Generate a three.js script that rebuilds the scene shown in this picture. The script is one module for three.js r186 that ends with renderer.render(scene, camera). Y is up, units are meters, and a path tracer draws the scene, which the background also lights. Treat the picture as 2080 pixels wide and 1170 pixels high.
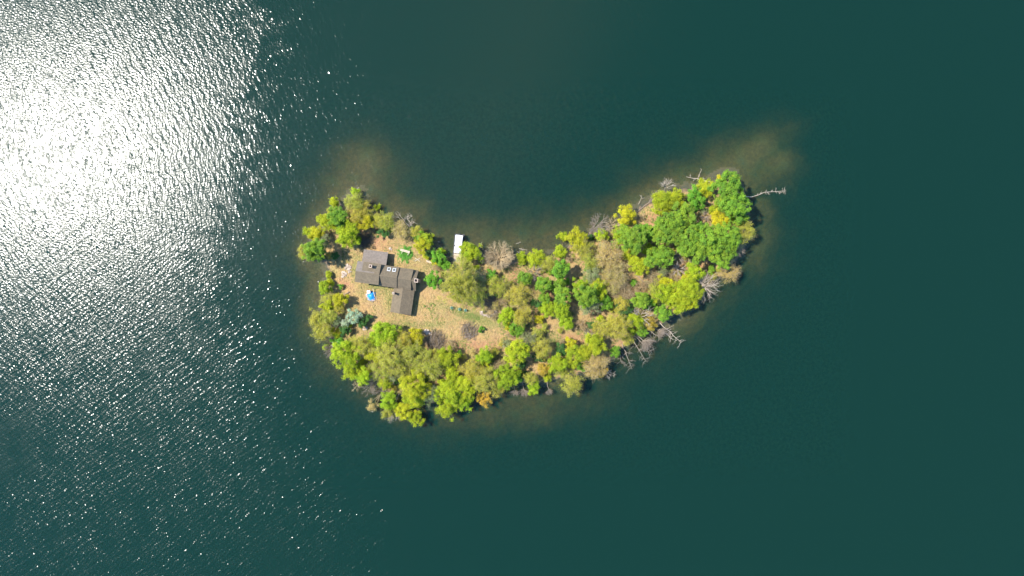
import * as THREE from 'three';
import { Sky } from 'three/addons/objects/Sky.js';
import { mergeGeometries } from 'three/addons/utils/BufferGeometryUtils.js';
import { createNoise2D, createNoise3D } from 'simplex-noise';

// ---------------------------------------------------------------- camera, sky, sun, exposure
const HEIGHT = 195;                       // drone altitude above the lake, metres
const TANX = 0.75;                        // half width of the picture at distance 1
const scene = new THREE.Scene();
const camera = new THREE.PerspectiveCamera(2 * Math.atan(TANX * 9 / 16) * 180 / Math.PI, 16 / 9, 1, 6000);
camera.position.set(0, HEIGHT, 0);
camera.up.set(0, 0, -1);
camera.lookAt(0, 0, 0);

const SUN = new THREE.Vector3(-127, 195, -38).normalize();   // read from the glitter's middle and the chimney shadows
const sky = new Sky();
sky.scale.setScalar(5000);
Object.assign(sky.material.uniforms.turbidity, { value: 2.0 });
sky.material.uniforms.rayleigh.value = 2.2;
sky.material.uniforms.mieCoefficient.value = 0.002;
sky.material.uniforms.mieDirectionalG.value = 0.8;
sky.material.uniforms.sunPosition.value.copy(SUN);
sky.name = 'sky';
sky.userData.kind = 'structure';
scene.add(sky);
scene.environmentIntensity = 0.105;

const sun = new THREE.DirectionalLight(new THREE.Color(1.0, 0.955, 0.87), 4.2);
sun.name = 'sun';
sun.position.copy(SUN).multiplyScalar(400);
sun.castShadow = true;
sun.shadow.mapSize.set(4096, 4096);
Object.assign(sun.shadow.camera, { left: -180, right: 180, top: 120, bottom: -120, near: 10, far: 900 });
scene.add(sun, sun.target);

const renderer = new THREE.WebGLRenderer({ antialias: true });
renderer.shadowMap.enabled = true;
renderer.toneMapping = THREE.LinearToneMapping;
renderer.toneMappingExposure = 2.55;

// ---------------------------------------------------------------- helpers
let seed = 20417;
const rnd = () => { seed = (seed + 0x6d2b79f5) | 0; let t = Math.imul(seed ^ (seed >>> 15), 1 | seed); t = (t + Math.imul(t ^ (t >>> 7), 61 | t)) ^ t; return ((t ^ (t >>> 14)) >>> 0) / 4294967296; };
const rr = (a, b) => a + (b - a) * rnd();
const gauss = () => Math.sqrt(-2 * Math.log(1 - rnd() * 0.9999)) * Math.cos(6.2831853 * rnd());
const n2 = createNoise2D(rnd), n3 = createNoise3D(rnd);
const clamp = (x, a = 0, b = 1) => Math.min(b, Math.max(a, x));
const sstep = (a, b, x) => { const t = clamp((x - a) / (b - a)); return t * t * (3 - 2 * t); };
const mix = (a, b, t) => a + (b - a) * t;
const V = (x, y, z) => new THREE.Vector3(x, y, z);
const M0 = 2 * TANX * HEIGHT / 2080;     // metres per survey unit at lake level (the survey plan is 2080 units wide)
// plan survey: position in metres of a point surveyed at plan (u, v) whose height above the lake is h
const at = (u, v, h = 0) => { const s = M0 * (HEIGHT - h) / HEIGHT; return V((u - 1040) * s, h, (v - 585) * s); };
const names = new Map();
const numbered = (name) => { const n = names.get(name) ?? 0; names.set(name, n + 1); return n ? name + '_' + String(n).padStart(3, '0') : name; };
function thing(name, label, category, pos, group) {
  const o = new THREE.Group();
  o.name = numbered(name);
  if (pos) o.position.copy(pos);
  o.userData = { label, category };
  if (group) o.userData.group = group;
  scene.add(o);
  return o;
}
function part(name, geometry, material, parent, kind) {
  const m = new THREE.Mesh(geometry, material);
  m.name = name;
  if (kind) m.userData.kind = kind;
  parent.add(m);
  return m;
}
const lin = (r, g, b) => new THREE.Color().setRGB(r, g, b);
const std = (c, rough = 0.9, more = {}) => new THREE.MeshStandardMaterial({ color: c, roughness: rough, ...more });
const box = (sx, sy, sz, x = 0, y = 0, z = 0, ry = 0, rx = 0, rz = 0) => {
  const g = new THREE.BoxGeometry(sx, sy, sz);
  if (rz) g.rotateZ(rz); if (rx) g.rotateX(rx); if (ry) g.rotateY(ry);
  g.translate(x, y, z);
  return g;
};

// ---------------------------------------------------------------- the island's shoreline (plan survey)
const SHORE = [[708, 402], [718, 396], [727, 396], [735, 408], [746, 421], [760, 428], [770, 441], [782, 449], [802, 452], [822, 462], [846, 473], [866, 487], [880, 499], [893, 514], [906, 527], [916, 533],
  [921, 524], [936, 522], [944, 514], [956, 509], [972, 513], [986, 523], [1004, 532], [1024, 538], [1044, 533], [1056, 524], [1082, 525], [1108, 524], [1126, 516], [1146, 508], [1166, 494], [1188, 480], [1206, 470],
  [1232, 466], [1252, 458], [1268, 444], [1290, 430], [1312, 416], [1330, 404], [1352, 394], [1376, 388], [1402, 382], [1430, 374], [1450, 366], [1478, 368], [1502, 380], [1508, 402], [1512, 430], [1516, 455],
  [1518, 482], [1510, 508], [1494, 528], [1478, 544], [1470, 560], [1452, 572], [1434, 580], [1420, 594], [1410, 612], [1390, 624], [1370, 636], [1350, 652], [1330, 664], [1306, 678], [1282, 692], [1262, 706],
  [1242, 724], [1222, 740], [1194, 750], [1168, 762], [1138, 768], [1108, 776], [1080, 774], [1050, 778], [1020, 782], [990, 788], [960, 794], [930, 802], [900, 808], [870, 812], [846, 810], [820, 806], [796, 800],
  [776, 788], [756, 776], [738, 764], [720, 750], [706, 736], [696, 720], [686, 704], [676, 690], [664, 678], [658, 660], [658, 636], [662, 612], [666, 592], [668, 566], [668, 546], [662, 532], [652, 522], [640, 514],
  [634, 500], [640, 482], [656, 466], [668, 446], [676, 426], [684, 414], [696, 416]].map(([u, v]) => [(u - 1040) * M0, (v - 585) * M0]);
function shoreDistance(x, z) {            // > 0 on land, metres
  let d = 1e9, inside = false;
  for (let i = 0, j = SHORE.length - 1; i < SHORE.length; j = i++) {
    const [ax, az] = SHORE[j], [bx, bz] = SHORE[i], ex = bx - ax, ez = bz - az;
    const t = clamp(((x - ax) * ex + (z - az) * ez) / (ex * ex + ez * ez)), dx = x - ax - t * ex, dz = z - az - t * ez;
    d = Math.min(d, dx * dx + dz * dz);
    if ((az > z) !== (bz > z) && x < ax + (z - az) / (bz - az) * ex) inside = !inside;
  }
  return (inside ? 1 : -1) * Math.sqrt(d);
}
const blob = (x, z, u, v, su, sv, turn = 0) => {
  const dx = x / M0 + 1040 - u, dz = z / M0 + 585 - v, c = Math.cos(turn), s = Math.sin(turn), a = (dx * c + dz * s) / su, b = (-dx * s + dz * c) / sv;
  const q = a * a + b * b;
  return q > 20 ? 0 : Math.exp(-q / 2);
};
function terrain(x, z, sdIn) {
  const sd = (sdIn ?? shoreDistance(x, z)) + 0.55 * n2(x * 0.45, z * 0.45) + 0.25 * n2(x * 1.4 + 9, z * 1.4);
  if (sd > 0) return 1.0 * (1 - Math.exp(-sd * 0.42)) + 0.35 * sstep(4, 14, sd) + 0.07 * n2(x * 0.25 + 3, z * 0.25) * Math.min(1, sd) + 0.02;
  const d = -sd;
  // shoals: the spit beyond the point, the sand bar off the grove, the ledges round the cove and along the outer bank
  let flat = 0;
  flat = Math.max(flat, 0.83 * blob(x, z, 745, 330, 75, 70), 0.6 * blob(x, z, 640, 540, 26, 120), 0.55 * blob(x, z, 820, 420, 60, 40, 0.6));
  flat = Math.max(flat, 0.66 * blob(x, z, 1050, 480, 150, 45), 0.7 * blob(x, z, 1330, 400, 90, 30, -0.5));
  flat = Math.max(flat, 0.86 * blob(x, z, 1540, 305, 120, 46, -0.5), 0.84 * blob(x, z, 1590, 330, 64, 48, -0.4), 0.85 * blob(x, z, 1480, 345, 60, 22, -0.2));
  flat = Math.max(flat, 0.62 * blob(x, z, 1040, 850, 150, 36, -0.1), 0.68 * blob(x, z, 1390, 655, 50, 40, -0.6), 0.5 * blob(x, z, 1560, 460, 40, 80));
  const ragged = 1 + 0.22 * n2(x * 0.08, z * 0.08 + 7) + 0.12 * n2(x * 0.25, z * 0.25);
  return -(0.02 + 13.5 * (1 - Math.exp(-d * 0.031 * (1 - flat) * ragged)) * (1 - 0.25 * flat));
}
const groundY = (x, z) => terrain(x, z);

// ---------------------------------------------------------------- ground: island and lake bed in one sheet
{
  const X0 = -100, X1 = 108, Z0 = -66, Z1 = 62, STEP = 0.5, nx = Math.round((X1 - X0) / STEP), nz = Math.round((Z1 - Z0) / STEP);
  const pos = new Float32Array((nx + 1) * (nz + 1) * 3), uv = new Float32Array((nx + 1) * (nz + 1) * 2), sdg = new Float32Array((nx + 1) * (nz + 1)), index = [];
  for (let j = 0, k = 0; j <= nz; j++) for (let i = 0; i <= nx; i++, k++) {
    const x = X0 + i * STEP, z = Z0 + j * STEP, sd = shoreDistance(x, z);
    sdg[k] = sd;
    let y = terrain(x, z, sd);
    const edge = Math.min(x - X0, X1 - x, z - Z0, Z1 - z);
    y = mix(-13.8, y, sstep(0, 10, edge));
    pos.set([x, y, z], k * 3);
    uv.set([i / nx, 1 - j / nz], k * 2);
    if (i < nx && j < nz) { const a = k, b = k + 1, c = k + nx + 1, d = c + 1; index.push(a, c, b, b, c, d); }
  }
  const g = new THREE.BufferGeometry();
  g.setAttribute('position', new THREE.BufferAttribute(pos, 3));
  g.setAttribute('uv', new THREE.BufferAttribute(uv, 2));
  g.setIndex(index);
  g.computeVertexNormals();
  // what the ground is made of: straw, bare earth, needle litter, green grass, shore mud, and under water silt with weed
  const W = 2048, Hh = 1260, col = new Uint8Array(W * Hh * 4), bump = new Uint8Array(W * Hh);
  const GREEN = [[940, 632, 34, 7, 0.2], [960, 642, 26, 8, 0.2], [1000, 655, 40, 14, 0.1], [770, 582, 40, 6, 0.1], [792, 600, 10, 30, 0], [722, 545, 5, 30, 0], [728, 525, 8, 10, 0], [1050, 610, 30, 30, 0], [850, 660, 60, 8, 0], [880, 540, 14, 6, 0.6], [720, 700, 20, 20, 0],
    [1210, 560, 25, 20, 0], [1345, 605, 40, 20, 0], [1110, 690, 40, 10, 0]];
  const RUST = [[1335, 450, 26, 20, 0], [1365, 540, 40, 9, 0.3], [1420, 545, 26, 12, 0.2], [1195, 530, 20, 10, 0.4], [1280, 592, 45, 14, 0.1], [1165, 688, 30, 10, 0.1], [1400, 455, 16, 16, 0.8], [1095, 640, 20, 14, 0], [970, 705, 70, 14, 0], [1050, 560, 16, 20, 0.3], [760, 485, 30, 14, 0.5], [695, 575, 20, 10, 0.4], [1120, 610, 16, 16, 0], [1260, 640, 14, 10, 0], [800, 760, 30, 10, 0], [885, 760, 10, 10, 0]];
  const c = [0, 0, 0], put = (to, t) => { for (let i = 0; i < 3; i++) c[i] = mix(c[i], to[i], t); };
  const enc = (v) => Math.round(255 * clamp(v <= 0.0031308 ? v * 12.92 : 1.055 * Math.pow(v, 1 / 2.4) - 0.055));
  for (let j = 0, k = 0; j < Hh; j++) for (let i = 0; i < W; i++, k++) {
    const x = X0 + (i + 0.5) / W * (X1 - X0), z = Z1 - (j + 0.5) / Hh * (Z1 - Z0);
    const gi = Math.min(nx - 1, Math.floor((x - X0) / STEP)), gj = Math.min(nz - 1, Math.floor((z - Z0) / STEP)), sd = sdg[gj * (nx + 1) + gi], y = pos[(gj * (nx + 1) + gi) * 3 + 1];
    let rough = 0.5;
    if (y > -0.35) {
      const a = n2(x * 0.09, z * 0.09), b = n2(x * 0.35 + 5, z * 0.35), d = n2(x * 1.3, z * 1.3 + 8), e = n2(x * 4.2, z * 4.2), f = rnd();
      c[0] = 0.285; c[1] = 0.174; c[2] = 0.062;
      put([0.156, 0.142, 0.043], clamp(0.35 + 0.5 * a + 0.45 * b) * 0.62);
      put([0.292, 0.173, 0.100], clamp(0.1 - 0.5 * a + 0.5 * d + 0.3 * b) * 0.55);
      let gr = 0, ru = sstep(-25, 40, x) * 0.35;
      for (const [u, v, su, sv, t] of GREEN) gr = Math.max(gr, blob(x, z, u, v, su, sv, t));
      for (const [u, v, su, sv, t] of RUST) ru = Math.max(ru, blob(x, z, u, v, su, sv, t));
      put([0.082, 0.117, 0.017], clamp(gr * 1.1 - 0.25 + 0.5 * d + 0.3 * e) * 0.75);
      put([0.265, 0.117, 0.058], clamp(ru * 1.2 - 0.3 + 0.35 * b + 0.3 * d) * 0.8);
      put([0.094, 0.066, 0.035], clamp(0.9 * e + 0.3 * d - 0.42) * 0.8);              // dead stems and gaps
      put([0.328, 0.257, 0.133], clamp(-0.9 * e + 0.5 * f - 0.45) * 0.7);             // bleached straw
      put([0.066, 0.048, 0.033], sstep(0.9, 0.0, sd + 0.5 * b + 0.25 * d) * 0.85);    // shore mud
      put([0.060, 0.150, 0.014], 0.9 * sstep(0.5, 0.8, blob(x, z, 823, 515.5, 15, 17) + 0.28 * d + 0.15 * e));      // bright growth round the bench
      const s = 0.74 + 0.52 * f;
      c[0] *= s; c[1] *= s; c[2] *= s;
      rough = clamp(0.5 + 0.3 * e + 0.2 * (f - 0.5) + 0.15 * d);
      const wet = sstep(0.05, -0.35, y);
      if (wet > 0) put([0.17, 0.118, 0.07], wet);
    } else {
      const b = n2(x * 0.16 + 5, z * 0.16), d = n2(x * 0.6, z * 0.6 + 8), e = n2(x * 2.2, z * 2.2);
      c[0] = 0.108; c[1] = 0.062; c[2] = 0.020;
      put([0.105, 0.072, 0.018], sstep(35, 70, x) * 0.8);                               // paler sand on the bar
      put([0.10, 0.10, 0.035], clamp(0.25 + 0.7 * b) * 0.6);                          // weed
      put([0.035, 0.045, 0.035], clamp(0.9 * b + 0.7 * d - 0.55) * 0.85);             // thick weed beds
      const s = 1 + 0.38 * e + 0.25 * d + 0.3 * (rnd() - 0.5);
      c[0] *= s; c[1] *= s; c[2] *= s;
      put([0.05, 0.055, 0.04], sstep(16, 2, Math.min(x - X0, X1 - x, z - Z0, Z1 - z)));  // silt of the deep bed
    }
    col.set([enc(c[0]), enc(c[1]), enc(c[2]), 255], k * 4);
    bump[k] = Math.round(255 * rough);
  }
  const map = new THREE.DataTexture(col, W, Hh);
  map.colorSpace = THREE.SRGBColorSpace;
  const bmap = new THREE.DataTexture(bump, W, Hh, THREE.RedFormat);
  for (const t of [map, bmap]) { t.magFilter = THREE.LinearFilter; t.needsUpdate = true; }
  const ground = new THREE.Mesh(g, new THREE.MeshStandardMaterial({ map, bumpMap: bmap, bumpScale: 0.16, roughness: 0.95 }));
  ground.name = 'ground';
  ground.userData = { kind: 'structure', label: 'dry grassy island ground sloping under the lake as its bed' };
  scene.add(ground);
  const deep = new THREE.Mesh(new THREE.PlaneGeometry(4000, 4000).rotateX(-Math.PI / 2).translate(0, -14.0, 0), std(lin(0.05, 0.055, 0.04), 1));
  deep.name = 'lake_bed';
  deep.userData = { kind: 'structure', label: 'deep silty bed of the lake' };
  scene.add(deep);
}

// ---------------------------------------------------------------- water: a closed body, ruffled by wind except in the island's lee
{
  const W = 2048, Hh = 1160, SX = 336, SZ = 336 * Hh / W, data = new Float32Array(W * Hh * 4), rough = new Uint8Array(W * Hh * 4);
  const bank = (n, dir, spread, l0, l1) => Array.from({ length: n }, () => {
    const l = l0 * Math.pow(l1 / l0, rnd()), a = dir + spread * gauss(), k = 2 * Math.PI / l;
    return [k * Math.cos(a), k * Math.sin(a), rnd() * 6.283, (0.6 + 0.8 * rnd()) * Math.pow(l / l0, -0.12)];
  });
  const SETS = [[...bank(30, -0.50, 0.75, 0.36, 0.95), ...bank(5, -0.45, 0.25, 1.2, 2.4)], [...bank(34, 1.15, 1.0, 0.36, 0.95), ...bank(4, 1.1, 0.7, 1.0, 2.0)]];
  const norm = SETS.map((s) => 1 / Math.sqrt(s.reduce((t, w) => t + w[3] * w[3], 0) / 2));
  const LEE = [[-50, 470], [0, 505], [90, 540], [150, 505], [220, 480], [300, 487], [380, 474], [450, 455], [520, 425], [600, 420], [680, 455], [760, 520], [840, 560], [960, 620], [1060, 720], [1250, 800]];
  const leeEdge = (v) => { for (let i = 1; i < LEE.length; i++) if (v <= LEE[i][0]) { const [a, p] = LEE[i - 1], [b, q] = LEE[i]; return mix(p, q, clamp((v - a) / (b - a))); } return 800; };
  for (let j = 0, k = 0; j < Hh; j++) for (let i = 0; i < W; i++, k += 4) {
    const x = ((i + 0.5) / W - 0.5) * SX, z = (0.5 - (j + 0.5) / Hh) * SZ, u = x / M0 + 1040, v = z / M0 + 585;
    const big = n2(x * 0.03 + 4, z * 0.03), mid = n2(x * 0.11 + 40, z * 0.11), fine = n2(x * 0.34, z * 0.34 + 60), gr = n2(x * 0.8 + 11, z * 0.8);
    const lowSide = sstep(380, 760, v + 60 * big);                                     // the two wave trains
    const e = leeEdge(v) + 34 * mid + 22 * fine, width = mix(80, 190, sstep(500, 900, v));
    let m = mix(1.0, mix(0.65, 0.78, sstep(700, 1050, v)), sstep(-width, width, u - e));
    const calm = sstep(-width, width, u - e);
    m += 0.30 * blob(x, z, 800, 215, 90, 26, 0.1) + 0.06 * blob(x, z, 880, 50, 60, 30, 0.4) + 0.24 * blob(x, z, 640, 960, 24, 150, -0.55) + 0.2 * blob(x, z, 860, 1080, 120, 50, 0.2) + 0.10 * blob(x, z, 950, 950, 30, 20);
    const lane = n2((x * 0.87 - z * 0.5) * 0.085 + 2 * big, (x * 0.5 + z * 0.87) * 0.014), gust = n2(x * 0.055 + 70, z * 0.055);   // wind lanes and gusts
    m *= 1 + 0.10 * mid + 0.16 * fine + 0.18 * gr + (0.20 * lane + 0.12 * gust) * sstep(350, 800, v);
    m *= 1 - 0.55 * sstep(0.25, 0.8, blob(x, z, 0, 920, 60, 62) + 0.22 * mid + 0.1 * fine);
    let px = x + 0.5 * mid + 0.22 * fine, pz = z + 0.5 * big + 0.22 * gr, sx = 0, sz = 0;
    for (let s = 0; s < 2; s++) {
      const w = s ? lowSide : 1 - lowSide;
      if (w < 0.02) continue;
      let ax = 0, az = 0;
      for (const [kx, kz, ph, a] of SETS[s]) { const q = a * Math.cos(kx * px + kz * pz + ph), il = 1 / Math.hypot(kx, kz); ax += q * kx * il; az += q * kz * il; }
      sx += ax * norm[s] * Math.sqrt(w); sz += az * norm[s] * Math.sqrt(w);
    }
    rough.fill(Math.round(255 * clamp(mix(0.225, 0.118, calm) * (1 + 0.12 * mid + 0.1 * fine) * mix(1, 0.94, sstep(420, 800, v)))), k, k + 4);
    const A = mix(0.098, 0.142, sstep(420, 950, v)) * m, nx = -sx * A, nz = -sz * A, il = 1 / Math.sqrt(1 + nx * nx + nz * nz);
    data[k] = 0.5 + 0.5 * nx * il; data[k + 1] = 0.5 - 0.5 * nz * il; data[k + 2] = 0.5 + 0.5 * il; data[k + 3] = 1;
  }
  const waves = new THREE.DataTexture(data, W, Hh, THREE.RGBAFormat, THREE.FloatType);
  waves.magFilter = THREE.LinearFilter;
  waves.wrapS = waves.wrapT = THREE.MirroredRepeatWrapping;
  waves.needsUpdate = true;
  const ruffle = new THREE.DataTexture(rough, W, Hh);
  ruffle.magFilter = THREE.LinearFilter;
  ruffle.wrapS = ruffle.wrapT = THREE.MirroredRepeatWrapping;
  ruffle.needsUpdate = true;
  const R = 1900, g = new THREE.BoxGeometry(2 * R, 16, 2 * R).translate(0, -8, 0), p = g.attributes.position, uv = g.attributes.uv;
  for (let i = 0; i < p.count; i++) uv.setXY(i, p.getX(i) / SX + 0.5, -p.getZ(i) / SZ + 0.5);
  const water = new THREE.Mesh(g, new THREE.MeshPhysicalMaterial({
    color: lin(0.0082, 0.0470, 0.0305), roughness: 1, roughnessMap: ruffle, specularIntensity: 1.75, ior: 1.333, normalMap: waves, transparent: true, opacity: 0.36,
    thickness: 1, attenuationColor: lin(0.70, 0.67, 0.42), attenuationDistance: 1.0,
  }));
  water.name = 'lake_water';
  water.userData = { kind: 'structure', label: 'dark green lake water glittering where wind ruffles it' };
  scene.add(water);
}
// ---------------------------------------------------------------- vegetation builders
class Sprays {                            // small leaf-sized faces joined into one crown
  constructor() { this.p = []; this.n = []; this.c = []; this.i = []; }
  leaf(x, y, z, nx, ny, nz, size, aspect, r, g, b) {
    const l = 1 / Math.hypot(nx, ny, nz); nx *= l; ny *= l; nz *= l;
    const t = rnd() * 6.283; let tx = Math.cos(t), ty = 0.3 * gauss(), tz = Math.sin(t);
    const d = tx * nx + ty * ny + tz * nz; tx -= d * nx; ty -= d * ny; tz -= d * nz;
    const q = size / (Math.hypot(tx, ty, tz) || 1); tx *= q; ty *= q; tz *= q;
    const bx = (ny * tz - nz * ty) * aspect, by = (nz * tx - nx * tz) * aspect, bz = (nx * ty - ny * tx) * aspect, k = this.p.length / 3;
    this.p.push(x - tx, y - ty, z - tz, x + bx - tx * 0.15, y + by - ty * 0.15, z + bz - tz * 0.15, x + tx, y + ty, z + tz, x - bx - tx * 0.15, y - by - ty * 0.15, z - bz - tz * 0.15);
    for (let j = 0; j < 4; j++) { this.n.push(nx, ny, nz); this.c.push(r, g, b); }
    this.i.push(k, k + 1, k + 2, k, k + 2, k + 3);
  }
  build() { return geo(this.p, this.n, this.i, this.c); }
}
class Wood {                              // tapered limbs joined into one mesh
  constructor(sides = 4) { this.p = []; this.n = []; this.i = []; this.s = sides; }
  limb(a, b, ra, rb) {
    const dx = b[0] - a[0], dy = b[1] - a[1], dz = b[2] - a[2], l = Math.hypot(dx, dy, dz) || 1, S = this.s;
    let ux = -dz / l, uy = 0, uz = dx / l, ul = Math.hypot(ux, uz);
    if (ul < 0.05) { ux = 1; uz = 0; ul = 1; }
    ux /= ul; uz /= ul;
    const wx = (dy * uz) / l, wy = (dz * ux - dx * uz) / l, wz = -(dy * ux) / l, k = this.p.length / 3;
    for (let e = 0; e < 2; e++) for (let j = 0; j < S; j++) {
      const t = (j / S) * 6.283, c = Math.cos(t), s = Math.sin(t), nx = ux * c + wx * s, ny = uy * c + wy * s, nz = uz * c + wz * s, r = e ? rb : ra, o = e ? b : a;
      this.p.push(o[0] + nx * r, o[1] + ny * r, o[2] + nz * r); this.n.push(nx, ny, nz);
    }
    for (let j = 0; j < S; j++) { const a0 = k + j, b0 = k + (j + 1) % S; this.i.push(a0, b0, a0 + S, b0, b0 + S, a0 + S); }
    return b;
  }
  bough(a, b, ra, rb, parts = 3, wild = 0.08) {          // a limb that wanders
    const l = Math.hypot(b[0] - a[0], b[1] - a[1], b[2] - a[2]); let from = a, out = [];
    for (let s = 1; s <= parts; s++) {
      const t = s / parts, w = s < parts ? wild * l : 0, to = [mix(a[0], b[0], t) + w * gauss(), mix(a[1], b[1], t) + w * gauss() * 0.6, mix(a[2], b[2], t) + w * gauss()];
      this.limb(from, to, mix(ra, rb, (s - 1) / parts), mix(ra, rb, t)); from = to; out.push(to);
    }
    return out;
  }
  build() { return geo(this.p, this.n, this.i); }
}
function geo(p, n, i, c) {
  for (let t = 0; t < i.length; t += 3) {  // wind every face the way its normals point
    const a = i[t] * 3, b = i[t + 1] * 3, d = i[t + 2] * 3, ux = p[b] - p[a], uy = p[b + 1] - p[a + 1], uz = p[b + 2] - p[a + 2], vx = p[d] - p[a], vy = p[d + 1] - p[a + 1], vz = p[d + 2] - p[a + 2];
    if ((uy * vz - uz * vy) * n[a] + (uz * vx - ux * vz) * n[a + 1] + (ux * vy - uy * vx) * n[a + 2] < 0) { const q = i[t + 1]; i[t + 1] = i[t + 2]; i[t + 2] = q; }
  }
  const g = new THREE.BufferGeometry();
  g.setAttribute('position', new THREE.Float32BufferAttribute(p, 3));
  g.setAttribute('normal', new THREE.Float32BufferAttribute(n, 3));
  if (c) g.setAttribute('color', new THREE.Float32BufferAttribute(c, 3));
  g.setIndex(i);
  return g;
}
const LEAF = new THREE.MeshPhysicalMaterial({ vertexColors: true, color: 0xffffff, roughness: 0.85, transmission: 0.42, thickness: 0, specularIntensity: 0.3, side: THREE.DoubleSide });
const BARK = { grey: std(lin(0.20, 0.155, 0.115), 0.95), pale: std(lin(0.33, 0.265, 0.20), 0.9), tan: std(lin(0.34, 0.25, 0.135), 0.95), brown: std(lin(0.10, 0.075, 0.05), 0.95), dark: std(lin(0.07, 0.055, 0.045), 0.95), olive: std(lin(0.20, 0.17, 0.08), 0.95) };

// kinds of plant: leaf colours (two tones), faces per square metre of crown, leaf size, clump size, twig share, how tall for its width
const KIND = {
  lime:   { c: [[0.360, 0.375, 0.011], [0.270, 0.330, 0.011]], dens: 210, leaf: 0.125, clump: 0.62, twig: 0.25, bark: 'brown', tall: 2.0, word: 'bright lime green', kind: 'leafy tree' },
  yellow: { c: [[0.450, 0.395, 0.011], [0.380, 0.370, 0.013]], dens: 210, leaf: 0.115, clump: 0.60, twig: 0.25, bark: 'brown', tall: 1.9, word: 'yellow green', kind: 'leafy tree' },
  green:  { c: [[0.125, 0.235, 0.020], [0.225, 0.315, 0.018]], dens: 200, leaf: 0.150, clump: 0.52, twig: 0.2, bark: 'brown', tall: 2.9, word: 'deep green clumpy', kind: 'evergreen tree', tuft: 1 },
  vivid:  { c: [[0.120, 0.265, 0.018], [0.180, 0.300, 0.018]], dens: 200, leaf: 0.135, clump: 0.50, twig: 0.2, bark: 'brown', tall: 1.9, word: 'vivid green', kind: 'leafy tree' },
  dark:   { c: [[0.050, 0.120, 0.026], [0.075, 0.150, 0.026]], dens: 190, leaf: 0.135, clump: 0.50, twig: 0.2, bark: 'dark', tall: 1.5, word: 'dark green', kind: 'shrub' },
  olive:  { c: [[0.375, 0.345, 0.030], [0.400, 0.330, 0.050]], dens: 135, leaf: 0.098, clump: 0.70, twig: 0.9, bark: 'olive', tall: 2.1, word: 'olive green budding', kind: 'tree' },
  tan:    { c: [[0.450, 0.325, 0.100], [0.400, 0.310, 0.080]], dens: 90, leaf: 0.095, clump: 0.75, twig: 1.6, bark: 'tan', tall: 1.9, word: 'tan budding half bare', kind: 'tree' },
  orange: { c: [[0.470, 0.290, 0.030], [0.430, 0.300, 0.032]], dens: 180, leaf: 0.105, clump: 0.55, twig: 0.6, bark: 'tan', tall: 1.8, word: 'orange budded', kind: 'tree' },
  silver: { c: [[0.340, 0.400, 0.220], [0.380, 0.410, 0.270]], dens: 170, leaf: 0.115, clump: 0.55, twig: 0.6, bark: 'grey', tall: 1.9, word: 'pale silvery green', kind: 'tree' },
  sage:   { c: [[0.215, 0.255, 0.085], [0.255, 0.255, 0.105]], dens: 110, leaf: 0.105, clump: 0.65, twig: 1.1, bark: 'grey', tall: 2.0, word: 'grey green thin leaved', kind: 'tree' },
  brush:  { c: [[0.330, 0.225, 0.105], [0.240, 0.175, 0.085]], dens: 60, leaf: 0.085, clump: 0.6, twig: 2.0, bark: 'tan', tall: 0.9, word: 'dry brown', kind: 'shrub' },
};
// zones of the island, each named by something one can find
const ZONES = [
  [722, 385, 'on the tiny islet off the spit'], [690, 440, 'on the wooded point past the grey flat wing'], [640, 505, 'on the overhanging point by the stone piles'], [735, 425, 'on the spit tip facing the islet'], [790, 455, 'between the spit and the picnic bench'],
  [875, 505, 'along the bank between picnic bench and boat'], [882, 568, 'on the lawn in the chimney gable\'s shadow'], [665, 595, 'on the bank nearest the blue tarp'], [665, 655, 'on the bank beside the silvery tree'], [715, 735, 'at the rounded corner behind the white bucket'],
  [800, 700, 'in the thicket facing the annex roof'], [820, 800, 'on the outer bank below the annex thicket'], [910, 760, 'on the outer bank past the big grey brush pile'], [985, 790, 'on the outer bank near the orange budded tree'], [955, 540, 'beside the pontoon boat dock'],
  [960, 590, 'between the dock and the stone ring'], [1090, 540, 'on the cove bank by the floating branches'], [1040, 640, 'between the stone ring and the middle thicket'], [1130, 600, 'in the middle thicket'], [1060, 740, 'on the outer bank facing the pale rock brush pile'],
  [1150, 730, 'on the outer bank at the island\'s waist'], [1180, 490, 'on the cove bank near the grey leafless tree'], [1265, 470, 'on the cove bank beneath the rust coloured clearing'], [1240, 550, 'in the half bare wood at the island\'s waist'], [1360, 430, 'round the rust coloured clearing'],
  [1440, 400, 'in the grove by the driftwood snag'], [1490, 430, 'in the grove beside the long fallen log'], [1420, 490, 'in the dense heart of the grove'], [1350, 510, 'on the inland edge of the grove'], [1480, 540, 'on the outer bank under the grove'],
  [1390, 590, 'on the outer bank by the white limbed dead tree'], [1290, 620, 'behind the row of dead leaning trees'], [1250, 680, 'between the dead leaning trees and the waist'],
];
const zone = (u, v) => ZONES.reduce((b, z) => { const d = Math.hypot(z[0] - u, z[1] - v); return d < b[0] ? [d, z[2]] : b; }, [1e9, ''])[1];

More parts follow.
